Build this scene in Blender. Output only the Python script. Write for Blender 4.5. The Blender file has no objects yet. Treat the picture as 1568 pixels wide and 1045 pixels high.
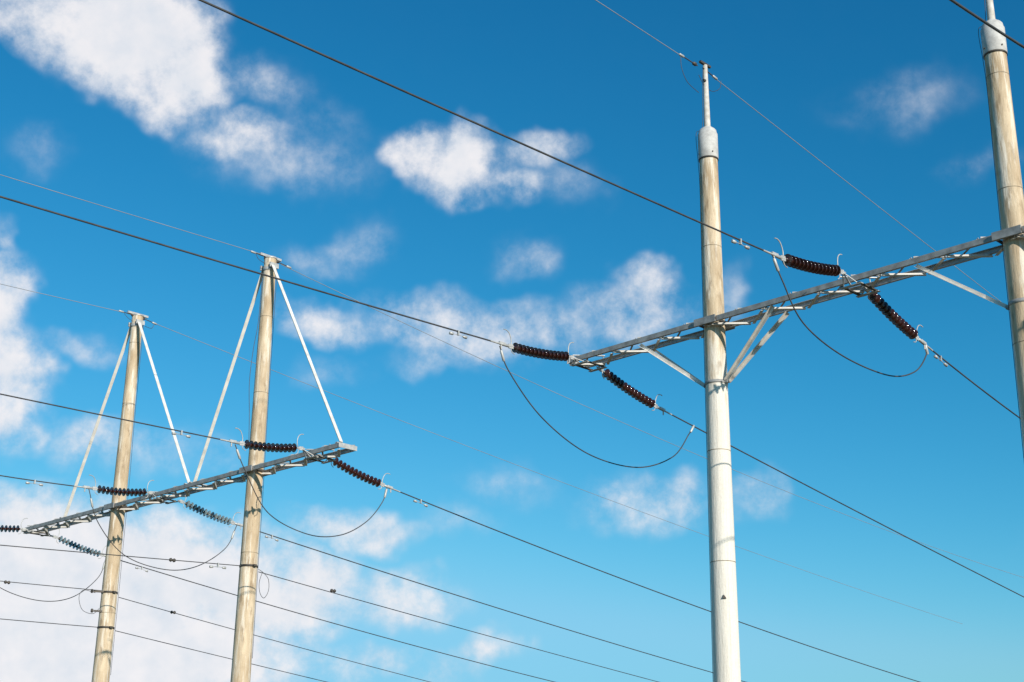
import bpy, math, random
import numpy as np
from mathutils import Vector as V
random.seed(4)
sc=bpy.context.scene
# ---------------------------------------------------------------- camera
FOC=1568*50/36; PITCH=math.radians(18.72); ROLL=0.0123
cd=bpy.data.cameras.new('camera');cam=bpy.data.objects.new('camera',cd);sc.collection.objects.link(cam)
cam.location=(0,0,1.6);cd.lens=50;cd.sensor_width=36;cd.clip_end=20000;sc.camera=cam
from mathutils import Matrix
cam.rotation_euler=(Matrix.Rotation(math.pi/2+PITCH,3,'X')@Matrix.Rotation(ROLL,3,'Z')).to_euler()
# ---------------------------------------------------------------- site survey
# sight lines from the survey station are intersected with the real vertical plane each
# line hangs in, giving true world positions (s = metres along the line, z = height)
def Rx(a): c,s=math.cos(a),math.sin(a); return np.array([[1,0,0],[0,c,-s],[0,s,c]])
def Rz(a): c,s=math.cos(a),math.sin(a); return np.array([[c,-s,0],[s,c,0],[0,0,1]])
RM=Rx(math.pi/2+PITCH)@Rz(ROLL); CS=np.array([0,0,1.6])
def ray(u,v):
    d=RM@np.array([(u-784)/FOC,(522.5-v)/FOC,-1]); return d/np.linalg.norm(d)
LD=np.array([0.7111,0.7031,0.0])           # direction of the power line
def hp(u,v,O):
    n=np.array([-LD[1],LD[0],0]); d=ray(u,v); t=((O-CS)@n)/(d@n); q=CS+d*t; return [float((q-O)@LD),float(q[2])]
def azel(u,v):
    d=ray(u,v); return math.degrees(math.atan2(d[0],d[1])),math.degrees(math.asin(d[2]))
ZR,ZL=13.6,12.0
P1=np.array([-13.864,49.623,0]);P2=np.array([-8.035,43.79,0]);P3=np.array([5.113,33.904,0]);P4=np.array([10.767,28.128,0])
aR=np.array([0.6995,-0.7146,0]);aL=np.array([0.7068,-0.7074,0])
def pz(u,v,P):
    h=P/np.linalg.norm(P); d=ray(u,v); t=((P-CS)@h)/(d@h); return float((CS+d*t)[2])
# ---------------------------------------------------------------- materials
def mat(name,base,rough=.5,metal=0,noise=None,bump=0,trans=0,coat=0,scale=6,stretch=1):
    m=bpy.data.materials.new(name);m.use_nodes=True;nt=m.node_tree;b=nt.nodes['Principled BSDF']
    b.inputs['Roughness'].default_value=rough;b.inputs['Metallic'].default_value=metal
    b.inputs['Transmission Weight'].default_value=trans;b.inputs['Coat Weight'].default_value=coat
    b.inputs['Base Color'].default_value=(*base,1)
    if noise:
        tc=nt.nodes.new('ShaderNodeTexCoord');mp=nt.nodes.new('ShaderNodeMapping');mp.inputs['Scale'].default_value=(1,1,stretch)
        nz=nt.nodes.new('ShaderNodeTexNoise');nz.inputs['Scale'].default_value=scale;nz.inputs['Detail'].default_value=8;nz.inputs['Roughness'].default_value=.65
        cr=nt.nodes.new('ShaderNodeValToRGB');cr.color_ramp.elements[0].position=.35;cr.color_ramp.elements[1].position=.65
        cr.color_ramp.elements[0].color=(*base,1);cr.color_ramp.elements[1].color=(*noise,1)
        L=nt.links.new;L(tc.outputs['Object'],mp.inputs[0]);L(mp.outputs[0],nz.inputs[0]);L(nz.outputs[0],cr.inputs[0]);L(cr.outputs[0],b.inputs['Base Color'])
        if bump:
            bp=nt.nodes.new('ShaderNodeBump');bp.inputs['Strength'].default_value=bump;bp.inputs['Distance'].default_value=.02
            L(nz.outputs[0],bp.inputs['Height']);L(bp.outputs[0],b.inputs['Normal'])
    return m
def polemat(name,zwhite):
    m=bpy.data.materials.new(name);m.use_nodes=True;nt=m.node_tree;b=nt.nodes['Principled BSDF'];L=nt.links.new
    N=nt.nodes.new;tc=N('ShaderNodeTexCoord')
    def nz(sx,sz,sc_,det=8,off=0):
        mp=N('ShaderNodeMapping');mp.inputs['Scale'].default_value=(sx,sx,sz);mp.inputs['Location'].default_value=(off,off,off)
        t=N('ShaderNodeTexNoise');t.inputs['Scale'].default_value=sc_;t.inputs['Detail'].default_value=det;t.inputs['Roughness'].default_value=.65
        L(tc.outputs['Object'],mp.inputs[0]);L(mp.outputs[0],t.inputs[0]);return t.outputs[0]
    def ramp(src,p0,p1,c0,c1):
        r=N('ShaderNodeValToRGB');r.color_ramp.elements[0].position=p0;r.color_ramp.elements[1].position=p1
        r.color_ramp.elements[0].color=(*c0,1);r.color_ramp.elements[1].color=(*c1,1);L(src,r.inputs[0]);return r.outputs[0]
    def mix(a,b_,fac):
        x=N('ShaderNodeMix');x.data_type='RGBA';L(fac,x.inputs['Factor'])
        L(a,x.inputs['A']) if hasattr(a,'node') else setattr(x.inputs['A'],'default_value',(*a,1))
        L(b_,x.inputs['B']) if hasattr(b_,'node') else setattr(x.inputs['B'],'default_value',(*b_,1));return x.outputs['Result']
    def scl(src,k):
        q=N('ShaderNodeMath');q.operation='MULTIPLY';q.inputs[1].default_value=k;L(src,q.inputs[0]);return q.outputs[0]
    base=ramp(nz(1,.25,3),.36,.62,(.45,.325,.195),(.68,.535,.36))
    streak=ramp(nz(4,.3,1.5,7,3),.52,.60,(0,0,0),(1,1,1))
    c=mix(base,(.77,.68,.55),streak)
    dark=ramp(nz(2.4,.6,2.2,9,9),.54,.64,(0,0,0),(1,1,1))
    c=mix(c,(.23,.15,.082),scl(dark,.6))
    sp=N('ShaderNodeSeparateXYZ');L(tc.outputs['Object'],sp.inputs[0])
    ad=N('ShaderNodeMath');ad.operation='MULTIPLY_ADD';ad.inputs[1].default_value=9;L(nz(3,.5,2,5,5),ad.inputs[0]);L(sp.outputs[2],ad.inputs[2])
    mr=N('ShaderNodeMapRange');mr.inputs['From Min'].default_value=zwhite+5.6;mr.inputs['From Max'].default_value=zwhite+3.2;mr.inputs['To Max'].default_value=.88;L(ad.outputs[0],mr.inputs[0])
    c=mix(c,(.82,.765,.67),mr.outputs[0])
    # fine vertical grime runs and grain
    runs=ramp(nz(14,.22,2,5,17),.54,.70,(0,0,0),(1,1,1));c=mix(c,(.26,.20,.13),scl(runs,.36))
    grain=ramp(nz(1,.6,40,3,2),.42,.62,(0,0,0),(1,1,1));c=mix(c,(.34,.27,.18),scl(grain,.15))
    L(c,b.inputs['Base Color']);b.inputs['Roughness'].default_value=.85
    bp=N('ShaderNodeBump');bp.inputs['Strength'].default_value=.6;bp.inputs['Distance'].default_value=.025
    L(nz(5,.7,4,8,1),bp.inputs['Height']);L(bp.outputs[0],b.inputs['Normal']);return m
M_polewhite=polemat('weathered_pole_washed',12.6)
M_pole=polemat('weathered_pole',-50)
M_ring=mat('pole_joint',(.17,.125,.08),.8,noise=(.38,.31,.21))
M_cap=mat('concrete_cap',(.42,.40,.37),.8,noise=(.60,.575,.53),bump=.2)
M_steel=mat('galvanised_steel',(.38,.37,.35),.55,.3,noise=(.56,.55,.52),scale=9)
M_rail=mat('weathered_rail_steel',(.24,.23,.215),.6,.2,noise=(.43,.415,.39),scale=5)
M_brace=mat('painted_brace',(.58,.54,.48),.6,.0,noise=(.76,.72,.65),scale=4)
M_dark=mat('dark_iron',(.05,.045,.04),.6,.4,noise=(.12,.10,.08))
M_brown=mat('brown_porcelain',(.030,.011,.008),.12,noise=(.052,.017,.011),coat=.6)
M_glass=mat('toughened_glass',(.62,.80,.84),.08,trans=.75)
M_cond=mat('conductor_aluminium',(.045,.045,.045),.55,.2,noise=(.085,.082,.08),scale=3)
M_wire=mat('shield_wire',(.26,.27,.28),.5,.2,noise=(.36,.37,.38),scale=1)
M_rust=mat('weathered_mast',(.46,.41,.34),.7,.0,noise=(.64,.60,.54),scale=9)
# ---------------------------------------------------------------- mesh builder
class MB:
    def __init__(s): s.v=[];s.f=[];s.mi=[];s.sm=[];s.mats=[]
    def m(s,mt):
        if mt not in s.mats: s.mats.append(mt)
        return s.mats.index(mt)
    def add(s,vs,fs,mt,sm=False):
        o=len(s.v);i=s.m(mt);s.v+=[V(x) for x in vs]
        for f_ in fs: s.f.append([o+k for k in f_]);s.mi.append(i);s.sm.append(sm)
    def tube(s,pts,r,mt,seg=8):
        pts=[V(x) for x in pts];n=len(pts);rs=r if hasattr(r,'__len__') else [r]*n
        t=(pts[1]-pts[0]).normalized();u=t.orthogonal().normalized();vs=[];fs=[]
        for i in range(n):
            t=(pts[min(i+1,n-1)]-pts[max(i-1,0)]).normalized();u=(u-t*u.dot(t)).normalized();w=t.cross(u)
            for k in range(seg):
                a=2*math.pi*k/seg;vs.append(pts[i]+(u*math.cos(a)+w*math.sin(a))*rs[i])
        for i in range(n-1):
            for k in range(seg):
                k2=(k+1)%seg;fs.append([i*seg+k,i*seg+k2,(i+1)*seg+k2,(i+1)*seg+k])
        s.add(vs,fs,mt,True)
        s.add(vs[:seg],[list(range(seg))[::-1]],mt);s.add(vs[-seg:],[list(range(seg))],mt)
    def lathe(s,o,d,prof,mt,seg=20,sm=True):
        o=V(o);d=V(d).normalized();u=d.orthogonal().normalized();w=d.cross(u);vs=[];fs=[]
        for h,r in prof:
            for k in range(seg):
                a=2*math.pi*k/seg;vs.append(o+d*h+(u*math.cos(a)+w*math.sin(a))*max(r,.0005))
        for i in range(len(prof)-1):
            for k in range(seg):
                k2=(k+1)%seg;fs.append([i*seg+k,i*seg+k2,(i+1)*seg+k2,(i+1)*seg+k])
        s.add(vs,fs,mt,sm);s.add(vs[:seg],[list(range(seg))[::-1]],mt);s.add(vs[-seg:],[list(range(seg))],mt)
    def prism(s,p0,p1,poly,X,Y,mt):
        p0,p1,X,Y=V(p0),V(p1),V(X),V(Y);n=len(poly)
        vs=[p0+X*x+Y*y for x,y in poly]+[p1+X*x+Y*y for x,y in poly]
        fs=[[k,(k+1)%n,n+(k+1)%n,n+k] for k in range(n)]+[list(range(n))[::-1],list(range(n,2*n))]
        s.add(vs,fs,mt)
    def bar(s,p0,p1,w,h,up,mt):
        d=(V(p1)-V(p0)).normalized();X=d.cross(V(up)).normalized();Y=X.cross(d)
        s.prism(p0,p1,[(-w/2,-h/2),(w/2,-h/2),(w/2,h/2),(-w/2,h/2)],X,Y,mt)
    def angle(s,p0,p1,w,up,mt,t=.008):
        d=(V(p1)-V(p0)).normalized();X=d.cross(V(up)).normalized();Y=X.cross(d);h=w/2
        s.prism(p0,p1,[(-h,-h),(h,-h),(h,-h+t),(-h+t,-h+t),(-h+t,h),(-h,h)],X,Y,mt)
    def obj(s,name,origin=(0,0,0),parent=None):
        o=V(origin);me=bpy.data.meshes.new(name);me.from_pydata([tuple(v-o) for v in s.v],[],s.f)
        for mt in s.mats: me.materials.append(mt)
        for i,pl in enumerate(me.polygons): pl.material_index=s.mi[i];pl.use_smooth=s.sm[i]
        me.update();ob=bpy.data.objects.new(name,me);sc.collection.objects.link(ob)
        if parent is not None: ob.parent=parent;ob.location=o-parent.location
        else: ob.location=o
        return ob
UP=V((0,0,1));L_=V(LD)
def catmull(P,n=10):
    P=[V(x) for x in P];Q=[P[0]*2-P[1]]+P+[P[-1]*2-P[-2]];out=[]
    for i in range(1,len(Q)-2):
        a,b,c,d=Q[i-1:i+3]
        for k in range(n):
            t=k/n;out.append(.5*((2*b)+(c-a)*t+(2*a-5*b+4*c-d)*t*t+(3*b-a-3*c+d)*t**3))
    return out+[P[-1]]
# ---------------------------------------------------------------- poles
def pole(P,top,zarm,dia_arm,mt,rings,taper=.0115,seg=48):
    e=bpy.data.objects.new('utility_pole',None);sc.collection.objects.link(e);e.location=V(P)
    R_=lambda z:(dia_arm+(zarm-z)*taper)/2
    b=MB();zs=np.linspace(0,top,40);b.lathe(P,UP,[(z,R_(z)) for z in zs],mt,seg)
    b.obj('shaft',P,e)
    b=MB()
    for z in rings: b.lathe(V(P)+UP*(z-.012),UP,[(0,R_(z)-.01),(.004,R_(z)+.004),(.02,R_(z)+.004),(.024,R_(z)-.01)],M_ring,seg)
    b.obj('joint_bands',P,e)
    return e,R_
caml=lambda P:(V((P[1],-P[0],0)).normalized())      # to the right seen from the station
toc=lambda P:(-V((P[0],P[1],0)).normalized())
def collar(b,P,z,r,h=.14,mt=None):
    mt=mt or M_steel
    b.lathe(V(P)+UP*(z-h/2),UP,[(0,r),(.002,r+.014),(h-.002,r+.014),(h,r)],mt,40)
    for sgn in(-1,1):
        q=V(P)+UP*z+L_*0+V((-LD[1],LD[0],0))*sgn*(r+.05)
        b.bar(q-L_*.05,q+L_*.05,.09,h*.9,UP,mt)
def righttype(P,capb,capt,mast,mtx,ringz):
    e,R_=pole(P,capb+.3,ZR,.53,mtx,ringz)
    b=MB();rc=.262;H=capt-capb
    b.lathe(V(P)+UP*capb,UP,[(-.04,rc-.05),(0,rc-.004),(.012,rc),(H-.15,rc),(H-.14,rc-.014),(H-.04,rc-.03),(H,rc-.06),(H+.02,.10)],M_cap,40)
    b.lathe(V(P)+UP*(capb-.04),UP,[(0,R_(capb)),(.0,R_(capb)+.02),(.04,R_(capb)+.02),(.04,R_(capb))],M_dark,40)
    for k in range(4):
        a=k*math.pi/2+.3
        for zz in(.12,):
            q=V(P)+UP*(capb+zz)+V((math.cos(a),math.sin(a),0))*(rc-.01);b.lathe(q,V((math.cos(a),math.sin(a),0)),[(0,.018),(.03,.018),(.031,.01)],M_dark,8)
    b.obj('cap',P,e)
    b=MB();b.lathe(V(P)+UP*capt,UP,[(-.05,.09),(mast-capt,.06),(mast-capt+.01,.03)],M_rust,16)
    b.lathe(V(P)+UP*(capt+.0),UP,[(0,.13),(.06,.13),(.07,.09)],M_cap,20)
    b.bar(V(P)+UP*(mast+.03)-L_*.22,V(P)+UP*(mast+.03)+L_*.22,.07,.06,UP,M_dark)
    b.bar(V(P)+UP*(mast-.5)+toc(P)*.06,V(P)+UP*(mast-.5)+toc(P)*.12+caml(P)*-.06,.05,.05,UP,M_dark)
    b.obj('mast',P,e)
    b=MB();c=V(P)
    right=caml(P);fr=toc(P)
    pts=[c+UP*(mast-.1)-right*.06+fr*.05,c+UP*(mast-.8)-right*.09+fr*.06,c+UP*(capt+.1)-right*.13,c+UP*(capt-.1)-right*.30,c+UP*(capb-.1)-right*.27,c+UP*(capb-1)-right*(R_(capb)+.01),c+UP*(capb-4)-right*(R_(capb-4)+.012),c+UP*2-right*(R_(2)+.012)]
    b.tube(catmull(pts,8),.007,M_cond,6);b.obj('earth_wire',P,e)
    return e,R_
z3=lambda v:pz(1100,v,P3)
e3,R3=righttype(P3,18.2,19.06,21.0,M_polewhite,[z3(692),z3(862),z3(380)])
e4,R4=righttype(P4,18.05,18.84,20.8,M_pole,[pz(1545,293,P4),pz(1530,118,P4),11.2,8.8,6.4])
b=MB();zl=pz(1105,917,P3);q=V((P3[0],P3[1],zl))+toc(P3)*(R3(zl)-.01)
b.prism(q-UP*.04,q-UP*.04+toc(P3)*.05,[(-.05,0),(.05,0),(-.01,.09)],caml(P3),UP,M_dark);b.obj('step_lug',q,e3)
def lefttype(P,top,bandz):
    e,R_=pole(P,top,ZL,.50,M_pole,bandz,.0135)
    b=MB();b.lathe(V(P)+UP*(top-.03),UP,[(0,R_(top)+.02),(.05,R_(top)+.02),(.07,R_(top)-.04)],M_steel,32)
    b.bar(V(P)+UP*(top+.05)-L_*.42,V(P)+UP*(top+.05)+L_*.42,.08,.08,UP,M_steel)
    collar(b,P,top-.42,R_(top-.4),.12);b.obj('pole_top',P,e)
    b=MB();c=V(P);right=caml(P)
    pts=[c+UP*(top)+right*.2,c+UP*(top-.5)+right*(.24),c+UP*(top-2)+right*(R_(top-2)+.03)]+[c+UP*(top-k)+right*(R_(top-k)+random.uniform(.015,.05)) for k in(4,6,8,10,13)]
    b.tube(catmull(pts,8),.008,M_cond,6)
    if P is P2:
        pts=[c+UP*(top-.3)-right*(R_(top)+.02),c+UP*(top-2.2)-right*(R_(top-2)+.03),c+UP*(top-3.2)-right*(R_(top-3)+.12),c+UP*(top-4.3)-right*(R_(top-4)+.16),c+UP*(top-5.4)-right*(R_(top-5)+.08),c+UP*(top-6.4)-right*(R_(top-6)+.02)]
        b.tube(catmull(pts,8),.010,M_cond,6)
    b.obj('earth_wire',P,e);return e,R_
e2,R2=lefttype(P2,19.22,[pz(400,603,P2),pz(410,487,P2),9.4])
e1,R1=lefttype(P1,19.22,[pz(198,620,P1),pz(208,527,P1),8.3])
# ---------------------------------------------------------------- crossarms
def channel(b,p0,p1,h,w,inward,mt,t=.012):
    h2=h/2;b.prism(p0,p1,[(0,-h2),(w,-h2),(w,-h2+t),(t,-h2+t),(t,h2-t),(w,h2-t),(w,h2),(0,h2)],inward,UP,mt)
def truss(P,a,z,t0,t1,half,h,step,yokes,poles,Rp):
    a=V(a);lat=V((-a.y,a.x,0));lat=lat if lat.dot(L_)>0 else -lat
    e=bpy.data.objects.new('steel_crossarm',None);sc.collection.objects.link(e);O=V(P)+UP*z;e.location=O
    b=MB();F=lambda t,s,dz=0:O+a*t+lat*(half*s)+UP*dz
    channel(b,F(t0,-1),F(t1,-1),h,.075,lat,M_rail);b.obj('front_rail',O,e)
    b=MB();channel(b,F(t0,1),F(t1,1),h,.075,-lat,M_steel);b.obj('rear_rail',O,e)
    b=MB();n=round((t1-t0)/step);dt=(t1-t0)/n
    for i in range(n):
        s=1 if i%2 else -1;ta=t0+i*dt+.04;tb=ta+dt-.08
        b.angle(F(ta,s*.9,-h/2-.034),F(tb,-s*.9,-h/2-.034),.075,UP,M_brace)
        b.angle(F(ta,-s*.9,h/2+.034),F(tb,s*.9,h/2+.034),.05,UP,M_rail)
    b.obj('lacing',O,e)
    b=MB()
    for t in(t0-.008,t1+.008):b.bar(F(t,-1.04),F(t,1.04),.014,h*1.05,UP,M_steel)
    for t in yokes:
        for dt_ in(-.22,.22):
            b.bar(F(t+dt_,-1.12,-h/2-.085),F(t+dt_,1.12,-h/2-.085),.07,.03,UP,M_dark)
        b.bar(F(t-.3,-1.0,-h/2-.112),F(t+.3,-1.0,-h/2-.112),.10,.02,UP,M_steel)
        b.bar(F(t-.3,1.0,-h/2-.112),F(t+.3,1.0,-h/2-.112),.10,.02,UP,M_steel)
        b.bar(F(t-.3,-.9,h/2+.07),F(t+.3,.9,h/2+.07),.06,.02,UP,M_steel)
    for t,R_ in zip(poles,Rp):
        r=R_(z)
        for s in(-1,1):
            b.bar(F(t-.33,s*1.12,0),F(t+.33,s*1.12,0),.03,h*1.4,UP,M_rail)
            b.bar(F(t+s*(r+.05),-1.15,-.01),F(t+s*(r+.05),1.15,-.01),.05,.05,UP,M_dark)
    b.obj('yokes_and_brackets',O,e)
    return e,F
tA,tB=-4.30,4.22;tC=12.6
eR,FR=truss(P3,aR,ZR,-4.75,13.1,.36,.13,.82,[tA,tB,tC],[0,8.08],[R3,R4])
tLA,tLB,tLC=11.54,2.92,-5.85
eL,FL=truss(P1,aL,ZL,-6.45,12.85,.33,.13,.80,[tLA,tLB,tLC],[0,8.25],[R1,R2])
aRv=V(aR);latR=V(LD)
b=MB()
for base,Rf,e,zz in((P3,R3,e3,12.03),(P4,R4,e4,12.1)):
    t0=0 if base is P3 else 8.08
    for sg,dist in((-1,2.22),(1,2.0)):
        for s in(-1,1):
            p0=V(base)+UP*zz+aRv*sg*(Rf(zz)+.05)+latR*s*.06;p1=FR(t0+sg*dist,s*.86,-.10)
            b.angle(p0,p1,.085 if s<0 or sg>0 else .05,latR*-1,M_brace)
    collar(b,base,zz,Rf(zz)-.006,.09,M_rail)
b.obj('knee_braces',FR(0,0),eR)
b=MB();aLv=V(aL)
for base,Rf,ts in((P1,R1,(-3.55,4.72)),(P2,R2,(5.03,12.72))):
    for sg,t in zip((-1,1),ts):
        p0=V(base)+UP*18.85+aLv*sg*(Rf(18.8)+.06)-L_*.1;p1=FL(t,-.55,.10)
        b.angle(p0,p1,.12,-L_,M_brace,.012)
        b.bar(FL(t-.0,-1.0,.09),FL(t,1.0,.09),.10,.03,UP,M_steel)
        b.bar(p0-L_*.09+UP*.05,p0+L_*.25+UP*.05,.05,.16,UP,M_steel)
b.obj('tie_braces',FL(0,0),eL)
# ---------------------------------------------------------------- insulators and lines
def org(P,a,t): return np.array([P[0]+a[0]*t,P[1]+a[1]*t,0.])
ORG={'RA':org(P3,aR,tA),'RB':org(P3,aR,tB),'RC':org(P3,aR,tC),'LA':org(P1,aL,tLA),'LB':org(P1,aL,tLB),'LC':org(P1,aL,tLC),'P1':P1,'P2':P2,'P3':P3}
def W(o,s,z): q=ORG[o]+LD*s; return V((q[0],q[1],z))
def disc(b,o,d,mt,R=.134):
    b.lathe(o,d,[(0,.03),(.0,.046),(.05,.05),(.055,.07),(.07,.115),(.082,R),(.09,R),(.094,.12),(.082,.11),(.096,.095),(.084,.08),(.1,.065),(.1,.025),(.15,.022)],mt,20)
def insulator(p0,p1,mt):
    d=(p1-p0);Ln=d.length;d.normalize();b=MB()
    side=d.cross(UP).normalized();up=side.cross(d).normalized()
    a0=.20;a1=.20;n=max(6,round((Ln-a0-a1)/.15));sp=(Ln-a0-a1)/n
    b.tube([p0-d*.12,p0+d*(a0+.02)],.022,M_steel,8);b.bar(p0-d*.05,p0+d*.10,.03,.11,UP,M_steel);b.bar(p1-d*.18,p1-d*.02,.03,.12,UP,M_steel)
    b.tube([p1-d*a1,p1+d*.08],.022,M_steel,8)
    for i in range(n):
        k=i/(n);sag=-.05*4*k*(1-k);q=p0+d*(a0+i*sp)+UP*sag;disc(b,q,d,mt)
        if mt is M_glass: b.lathe(q,d,[(-.01,.02),(-.005,.052),(.05,.054),(.052,.02)],M_dark,12)
    for q,sg in((p0+d*.13,1),(p1-d*.1,-1)):
        pts=[q,q+up*.16+d*sg*.03,q+up*.34-d*sg*.02,q+up*.42-d*sg*.12,q+up*.43-d*sg*.22]
        b.tube(catmull(pts,6),.013,M_steel,6)
        pts=[q,q-up*.14+d*sg*.02,q-up*.20+d*sg*.12];b.tube(catmull(pts,5),.011,M_steel,6)
    b.obj('insulator_string',(p0+p1)/2)
STR={'RAi':[(877,548),(778,530)],'RAo':[(918,565),(1007,624)],'RBi':[(1290,417),(1195,395)],'RBo':[(1326,443),(1407,520)],
'LAi':[(462,687),(366,679)],'LAo':[(503,702),(589,744)],'LBi':[(232,755),(141,748)],'LBo':[(277,768),(360,802)],'LCi':[(38,811),(-50,803)],'LCo':[(83,822),(160,851)]}
SP={}
for k,(q0,q1) in STR.items():
    o=k[:2];s0,za=hp(*q0,ORG[o]);s1,zb=hp(*q1,ORG[o])
    p0,p1=W(o,s0,za),W(o,s1,zb);SP[k]=(s1,zb)
    insulator(p0,p1,M_glass if k in('LBo','LCo') else M_brown)
    b=MB();F,t=(FR,dict(RA=tA,RB=tB)[o]) if o[0]=='R' else (FL,dict(LA=tLA,LB=tLB,LC=tLC)[o])
    sg=-1 if k[2]=='i' else 1;b.tube([F(t,sg*1.0,-.17),p0],.02,M_steel,8);b.tube([F(t-.2,sg*1.0,-.17),p0],.014,M_steel,6);b.tube([F(t+.2,sg*1.0,-.17),p0],.014,M_steel,6)
    b.obj('yoke_link',p0,eR if o[0]=='R' else eL)
for sg,nm in((-1,'RCi'),(1,'RCo')):
    z=13.45 if sg<0 else 12.9;p0,p1=W('RC',sg*.5,13.43),W('RC',sg*2.7,z);SP[nm]=(sg*2.7,z);insulator(p0,p1,M_brown)
def fit(o,start,pts):
    s0,z0=start;Q=np.array([hp(*q,ORG[o]) for q in pts]);ds=Q[:,0]-s0;dz=Q[:,1]-z0
    c2=99
    if len(pts)>1: c1,c2=np.linalg.lstsq(np.stack([ds,ds*ds],1),dz,rcond=None)[0]
    if not(.0003<=c2<=.006):
        c2=min(max(c2,.0003),.006) if len(pts)>1 else .001
        c1=float(((dz-c2*ds*ds)@ds)/(ds@ds))
    return s0,z0,float(c1),float(c2)
def damper(b,o,F_,s,sg):
    p=F_(s);d=(F_(s+.1)-F_(s-.1)).normalized()
    b.bar(p-UP*.10,p+UP*.03,.05,.04,d,M_steel);b.tube([p-UP*.1-d*.26,p-UP*.085,p-UP*.1+d*.26],.008,M_steel,6)
    for k in(-1,1):
        b.lathe(p-UP*.1+d*k*.26,d*k,[(-.1,.018),(-.08,.034),(.02,.04),(.03,.02)],M_steel,10)
def line(o,key,start,pts,r,mt,ends=True,ext=60,damp=None,name='power_line'):
    s0,z0,c1,c2=fit(o,start,pts);sg=1 if key=='o' else -1
    F_=lambda s:W(o,s,z0+c1*(s-s0)+c2*(s-s0)**2)
    s_end=s0
    while abs(s_end-s0)<ext and F_(s_end+sg).z>2.5: s_end+=sg*1.0
    b=MB();n=90;b.tube([F_(s0+(s_end-s0)*i/n) for i in range(n+1)],r,mt,6)
    if ends:
        d=(F_(s0+sg*.5)-F_(s0)).normalized()
        b.lathe(F_(s0)-d*.02,d,[(0,.02),(.02,.04),(.30,.038),(.34,.024),(.62,.022),(.66,r)],M_steel,10)
        b.lathe(F_(s0+sg*.25)-UP*.0,-UP,[(0,.02),(.14,.02)],M_steel,8)
        b.bar(F_(s0+sg*.1)+UP*.035,F_(s0+sg*.32)+UP*.035,.05,.04,UP,M_steel)
    for dd in (damp or []): damper(b,o,F_,s0+sg*dd,sg)
    b.obj(name,F_(s0));return F_,s0
CR=.021
line('RA','i',SP['RAi'],[(700,512),(415,425),(200,355),(0,305)],CR,M_cond,damp=[1.75])
line('RA','o',SP['RAo'],[(1065,655),(1120,687),(1300,775),(1568,915)],CR,M_cond)
line('RB','i',SP['RBi'],[(1135,370),(1065,337),(870,250),(590,125),(300,0)],CR,M_cond,damp=[1.45])
line('RB','o',SP['RBo'],[(1450,555),(1568,645)],CR,M_cond,damp=[1.0])
line('RC','i',SP['RCi'],[(1568,80),(1465,0)],CR,M_cond)
line('RC','o',SP['RCo'],[(1700,560)],CR,M_cond)
line('LA','i',SP['LAi'],[(290,665),(140,630),(0,605)],.018,M_cond,damp=[1.9])
line('LA','o',SP['LAo'],[(645,770),(850,845),(1088,938),(1410,1045)],.019,M_cond,damp=[1.5])
line('LB','i',SP['LBi'],[(60,740),(0,727)],.018,M_cond,damp=[2.0])
line('LB','o',SP['LBo'],[(415,825),(650,897),(900,972),(1095,1032)],.019,M_cond,damp=[1.6])
line('LC','i',SP['LCi'],[(-120,795)],.018,M_cond)
line('LC','o',SP['LCo'],[(225,875),(370,915),(500,950),(850,1045)],.019,M_cond,damp=[1.7])
def sh(o,key,st,pts,r=.011,damp=None): return line(o,key,hp(*st,ORG[o]),pts,r,M_wire,False,60,damp,'shield_wire')
sh('P3','i',(1045,87),[(1000,55),(910,0)]);sh('P3','o',(1092,118),[(1250,240),(1425,380)])
sh('P2','i',(402,390),[(200,325),(0,270)]);sh('P2','o',(430,405),[(560,465),(830,592),(1080,703),(1300,790)])
sh('P1','i',(200,481),[(0,435)]);sh('P1','o',(228,492),[(400,555),(540,612),(800,715),(1100,830),(1568,985)])
def pc(o,pts,r,mt,name,n=10):
    P=[W(o,*hp(*q,ORG[o])) for q in pts];b=MB();b.tube(catmull(P,n),r,mt,6);return b.obj(name,P[0]),P
def hardware(o,a,b_,c,d):
    b=MB()
    for q0,q1 in((a,b_),(c,d)):
        p=W(o,*hp(*q0,ORG[o]));q=W(o,*hp(*q1,ORG[o]));dr=(q-p).normalized()
        b.tube([p,q],.016,M_dark,8);b.lathe(p+dr*.05,dr,[(0,.02),(.03,.05),(.12,.05),(.15,.02)],M_dark,10);b.lathe(q-dr*.2,dr,[(0,.02),(.02,.035),(.18,.035),(.2,.015)],M_steel,10)
    b.obj('shield_wire_clamp',W(o,*hp(*a,ORG[o])))
hardware('P3',(1068,101),(1040,83),(1076,104),(1098,122))
hardware('P2',(413,396),(384,385),(420,399),(446,411));hardware('P1',(208,484),(182,476),(215,486),(240,497))
pc('P3',[(1042,86),(1044,105),(1052,125),(1065,138),(1070,142)],.008,M_cond,'bonding_cable')
pc('P3',[(1070,115),(1078,130),(1090,140),(1102,136),(1104,124)],.008,M_cond,'bonding_cable')
pc('P2',[(392,389),(396,397),(406,404)],.009,M_cond,'bonding_cable');pc('P1',[(190,480),(196,487),(203,492)],.009,M_cond,'bonding_cable')
pc('P1',[(236,497),(232,503),(222,500)],.009,M_cond,'bonding_cable')
J={'RA':[(765,530),(780,570),(830,640),(900,695),(975,716),(1030,700),(1055,665),(1062,653)],
'RB':[(1183,391),(1198,430),(1230,495),(1290,545),(1360,575),(1400,570),(1418,545),(1417,527)],
'LA':[(360,681),(375,720),(410,785),(470,818),(520,820),(560,800),(585,770),(593,746)],
'LB':[(136,749),(150,800),(190,850),(250,872),(300,868),(345,840),(363,804)],
'LC':[(-55,806),(-40,860),(0,900),(60,920),(110,915),(150,885),(163,853)]}
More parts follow.
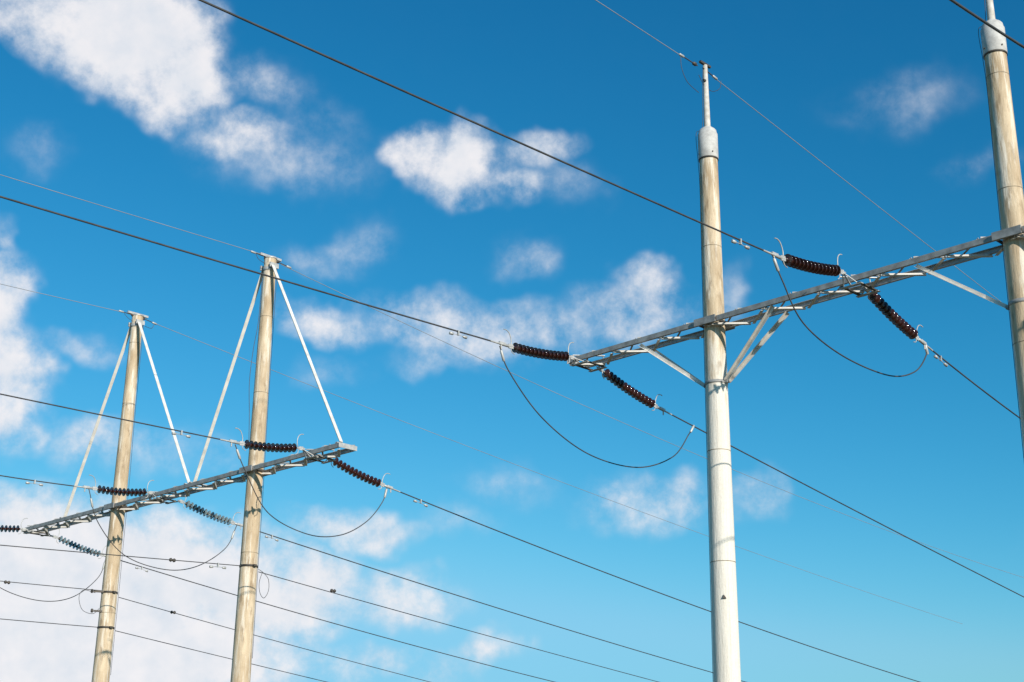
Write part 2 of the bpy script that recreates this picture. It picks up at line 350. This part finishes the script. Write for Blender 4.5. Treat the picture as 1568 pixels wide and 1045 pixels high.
for k,v in J.items():
    P=[W(k,*hp(*q,ORG[k])) for q in v];c=catmull(P,12);b=MB();b.tube(c,.0165 if k[0]=='R' else .015,M_cond,8)
    for i in(5,len(c)-6):
        d=(c[i+1]-c[i-1]).normalized();b.lathe(c[i]-d*.15,d,[(0,.02),(.02,.036),(.28,.036),(.3,.02)],M_steel,10)
    b.obj('jumper_cable',P[0])
def dist(o,key,st,pts,dm): return line(o,key,hp(*st,ORG[o]),pts,.013,M_cond,False,60,dm,'distribution_line')
dist('P2','i',(372,867),[(265,858),(0,835)],[.9]);dist('P2','o',(396,876),[(510,905),(750,970),(1000,1045)],[])
dist('P1','i',(158,905),[(0,890)],[]);dist('P1','o',(182,915),[(265,938),(500,1003),(660,1045)],[])
dist('P1','i',(152,961),[(0,948)],[]);dist('P1','o',(176,966),[(340,1005),(500,1045)],[])
def bandset(P,z,R_,e,o,spools):
    b=MB();collar(b,P,z,R_(z),.07,M_dark)
    for q in spools:
        p=W(o,*hp(*q,ORG[o]));b.lathe(p-L_*.10,L_,[(0,.02),(.01,.045),(.05,.06),(.08,.035),(.12,.035),(.15,.06),(.19,.045),(.2,.02)],M_dark,14)
    b.obj('line_clamp_band',V(P)+UP*z,e)
bandset(P2,pz(383,868,P2),R2,e2,'P2',[(264,858),(510,905)])
bandset(P1,pz(165,908,P1),R1,e1,'P1',[(11,892),(265,938)])
bandset(P1,pz(162,962,P1),R1,e1,'P1',[])
pc('P2',[(402,876),(397,892),(398,908),(404,916),(411,905),(411,888),(404,878),(396,872)],.009,M_cond,'bonding_cable')
pc('P1',[(146,908),(128,904),(121,915),(126,934),(142,940),(152,932)],.009,M_cond,'bonding_cable')
b=MB()
for v in(906,936):
    p=W('P1',*hp(150,v,P1));b.bar(p-caml(P1)*.15,p+caml(P1)*.2,.06,.06,UP,M_dark)
    b.lathe(p-caml(P1)*.2-UP*.06,UP,[(0,.03),(.03,.045),(.1,.045),(.13,.03)],M_dark,10)
b.obj('side_bracket',W('P1',*hp(150,920,P1)),e1)
# ---------------------------------------------------------------- ground
b=MB();g=mat('grass_ground',(.07,.07,.035),.9,noise=(.14,.12,.07),scale=.3)
b.add([(-6000,-6000,0),(6000,-6000,0),(6000,6000,0),(-6000,6000,0)],[[0,1,2,3]],g);b.obj('ground')
# ---------------------------------------------------------------- sun
EL=math.radians(22.5);AZ=math.radians(150)
sd=V((math.sin(AZ)*math.cos(EL),math.cos(AZ)*math.cos(EL),math.sin(EL)))
sl=bpy.data.lights.new('sun','SUN');sl.energy=5.0;sl.angle=math.radians(.5);sl.color=(1,.945,.86)
so=bpy.data.objects.new('sun',sl);sc.collection.objects.link(so);so.rotation_euler=sd.to_track_quat('Z','Y').to_euler();so.location=(0,-20,60)
# ---------------------------------------------------------------- world
w=bpy.data.worlds.new('World');sc.world=w;w.use_nodes=True;nt=w.node_tree;nt.nodes.clear();N=nt.nodes.new;Lk=nt.links.new
try: w.cycles.sampling_method='NONE'
except Exception as ex: print(ex)
def setin(sock,x):
    if hasattr(x,'node'): Lk(x,sock)
    else: sock.default_value=x
def mth(op,a,b_=None,c=None,clamp=False):
    n=N('ShaderNodeMath');n.operation=op;n.use_clamp=clamp;setin(n.inputs[0],a)
    if b_ is not None:setin(n.inputs[1],b_)
    if c is not None:setin(n.inputs[2],c)
    return n.outputs[0]
def vm(op,a,b_=None,c=None,out=0):
    n=N('ShaderNodeVectorMath');n.operation=op;setin(n.inputs[0],a)
    if b_ is not None:setin(n.inputs[1],b_)
    if c is not None:setin(n.inputs[2],c)
    return n.outputs[out]
sk=N('ShaderNodeTexSky');sk.sky_type='NISHITA';sk.sun_disc=False;sk.sun_elevation=EL;sk.sun_rotation=AZ
sp=N('ShaderNodeSeparateColor');Lk(sk.outputs[0],sp.inputs[0])
def grade(ch,g_,gain,cap): return mth('SMOOTH_MIN',mth('MULTIPLY',mth('POWER',mth('MULTIPLY',sp.outputs[ch],.1),g_),gain*10),cap*10,cap*3)
cc=N('ShaderNodeCombineColor');Lk(grade(0,2.9,3.3,.24),cc.inputs[0]);Lk(grade(1,1.25,1.34,.62),cc.inputs[1]);Lk(grade(2,1.07,1.42,.90),cc.inputs[2])
bgs=N('ShaderNodeBackground');bgs.inputs[1].default_value=.1;Lk(cc.outputs[0],bgs.inputs[0])
tc=N('ShaderNodeTexCoord');D=tc.outputs['Generated']
s3=N('ShaderNodeSeparateXYZ');Lk(D,s3.inputs[0])
az=mth('MULTIPLY',mth('ARCTAN2',s3.outputs[0],s3.outputs[1]),57.2958);el=mth('MULTIPLY',mth('ARCSINE',s3.outputs[2]),57.2958)
cb=N('ShaderNodeCombineXYZ');Lk(az,cb.inputs[0]);Lk(el,cb.inputs[1])
def noise(vec,scale,det,rough,out='Fac'):
    n=N('ShaderNodeTexNoise');n.inputs['Scale'].default_value=scale;n.inputs['Detail'].default_value=det;n.inputs['Roughness'].default_value=rough;Lk(vec,n.inputs['Vector']);return n.outputs[out]
wc=noise(D,17,3,.6,'Color')
warp=vm('MULTIPLY_ADD',wc,(4.0,3.0,0),(-2.0,-1.5,0));A=vm('ADD',cb.outputs[0],warp)
BL=[(95,15,105,58,1.0),(195,40,120,85,1.35),(260,115,75,66,1.15),(400,125,72,38,.42),(365,210,70,32,.6),(440,250,110,42,.34),(480,190,70,32,.24),
(640,235,58,48,1.0),(710,245,66,54,1.1),(700,288,70,28,.6),(785,290,60,28,.58),(830,232,55,32,.6),(870,290,60,34,.3),(555,370,45,38,.33),(500,402,60,28,.3),(805,400,55,28,.36),
(995,432,46,34,.68),(975,475,100,40,.58),(1110,450,30,38,.34),(640,480,85,38,.6),(740,510,105,44,.66),(490,490,75,28,.6),(850,500,80,32,.45),(690,545,95,28,.38),(500,562,45,26,.26),
(0,480,52,80,.9),(15,565,58,70,.9),(5,630,50,55,.75),(125,525,42,22,.4),(0,360,25,28,.5),(140,680,75,42,.58),(225,690,55,36,.36),(330,690,50,30,.32),
(540,815,90,36,.68),(985,775,110,36,.54),(1045,770,48,38,.56),(1160,750,48,32,.4),(770,745,58,30,.28),(700,805,62,26,.3),
(60,820,125,66,1.05),(100,880,180,95,1.5),(290,900,170,84,1.3),(70,975,200,95,2.0),(410,920,125,70,1.1),(250,1000,215,64,1.5),(260,820,125,42,.8),
(600,915,92,38,.7),(580,1015,110,30,.6),(680,1030,45,22,.52),(740,1000,50,26,.62),(1395,155,85,32,.24),(1495,255,45,22,.22),(60,225,45,26,.22),
(-150,500,140,120,1),(-200,900,200,150,1.1),(1750,300,120,60,.5),(1800,850,150,60,.5)]
acc=None
for u,v,ru,rv,wt in BL:
    a_,e_=azel(u,v);ix,iy=1/(ru*.0263*1.35/math.cos(math.radians(e_))),1/(rv*.0263*1.35)
    q=vm('MULTIPLY_ADD',A,(ix,iy,0),(-a_*ix,-e_*iy,0));d2=vm('DOT_PRODUCT',q,q,out='Value')
    val=mth('MULTIPLY_ADD',d2,-wt,wt)
    acc=mth('MAXIMUM',val,0) if acc is None else mth('SMOOTH_MAX',acc,val,.2)
n1=noise(D,27,7,.64)
sm=mth('MULTIPLY',acc,2.0,clamp=True)
Dn=mth('ADD',acc,mth('MULTIPLY',mth('MULTIPLY_ADD',n1,1.8,-.98),sm))
mr=N('ShaderNodeMapRange');mr.interpolation_type='SMOOTHSTEP';mr.inputs['From Min'].default_value=-.05;mr.inputs['From Max'].default_value=.96;Lk(Dn,mr.inputs[0])
alpha=mth('MULTIPLY',mr.outputs[0],.96)
off=vm('ADD',D,(.007,0,.012));n2=noise(off,27,3,.6)
lit=mth('MULTIPLY_ADD',mth('SUBTRACT',n1,n2),2.4,.5,clamp=True)
lit2=mth('ADD',mth('MULTIPLY',lit,.5),mth('MULTIPLY',mr.outputs[0],.54),clamp=True)
mx=N('ShaderNodeMix');mx.data_type='RGBA';Lk(lit2,mx.inputs['Factor']);mx.inputs['A'].default_value=(.56,.67,.79,1);mx.inputs['B'].default_value=(.91,.89,.91,1)
bgc=N('ShaderNodeBackground');Lk(mx.outputs['Result'],bgc.inputs[0]);bgc.inputs[1].default_value=1
ms=N('ShaderNodeMixShader');Lk(alpha,ms.inputs[0]);Lk(bgs.outputs[0],ms.inputs[1]);Lk(bgc.outputs[0],ms.inputs[2])
wo=N('ShaderNodeOutputWorld');Lk(ms.outputs[0],wo.inputs[0])
sc.view_settings.view_transform='Standard';sc.view_settings.look='None';sc.view_settings.exposure=0
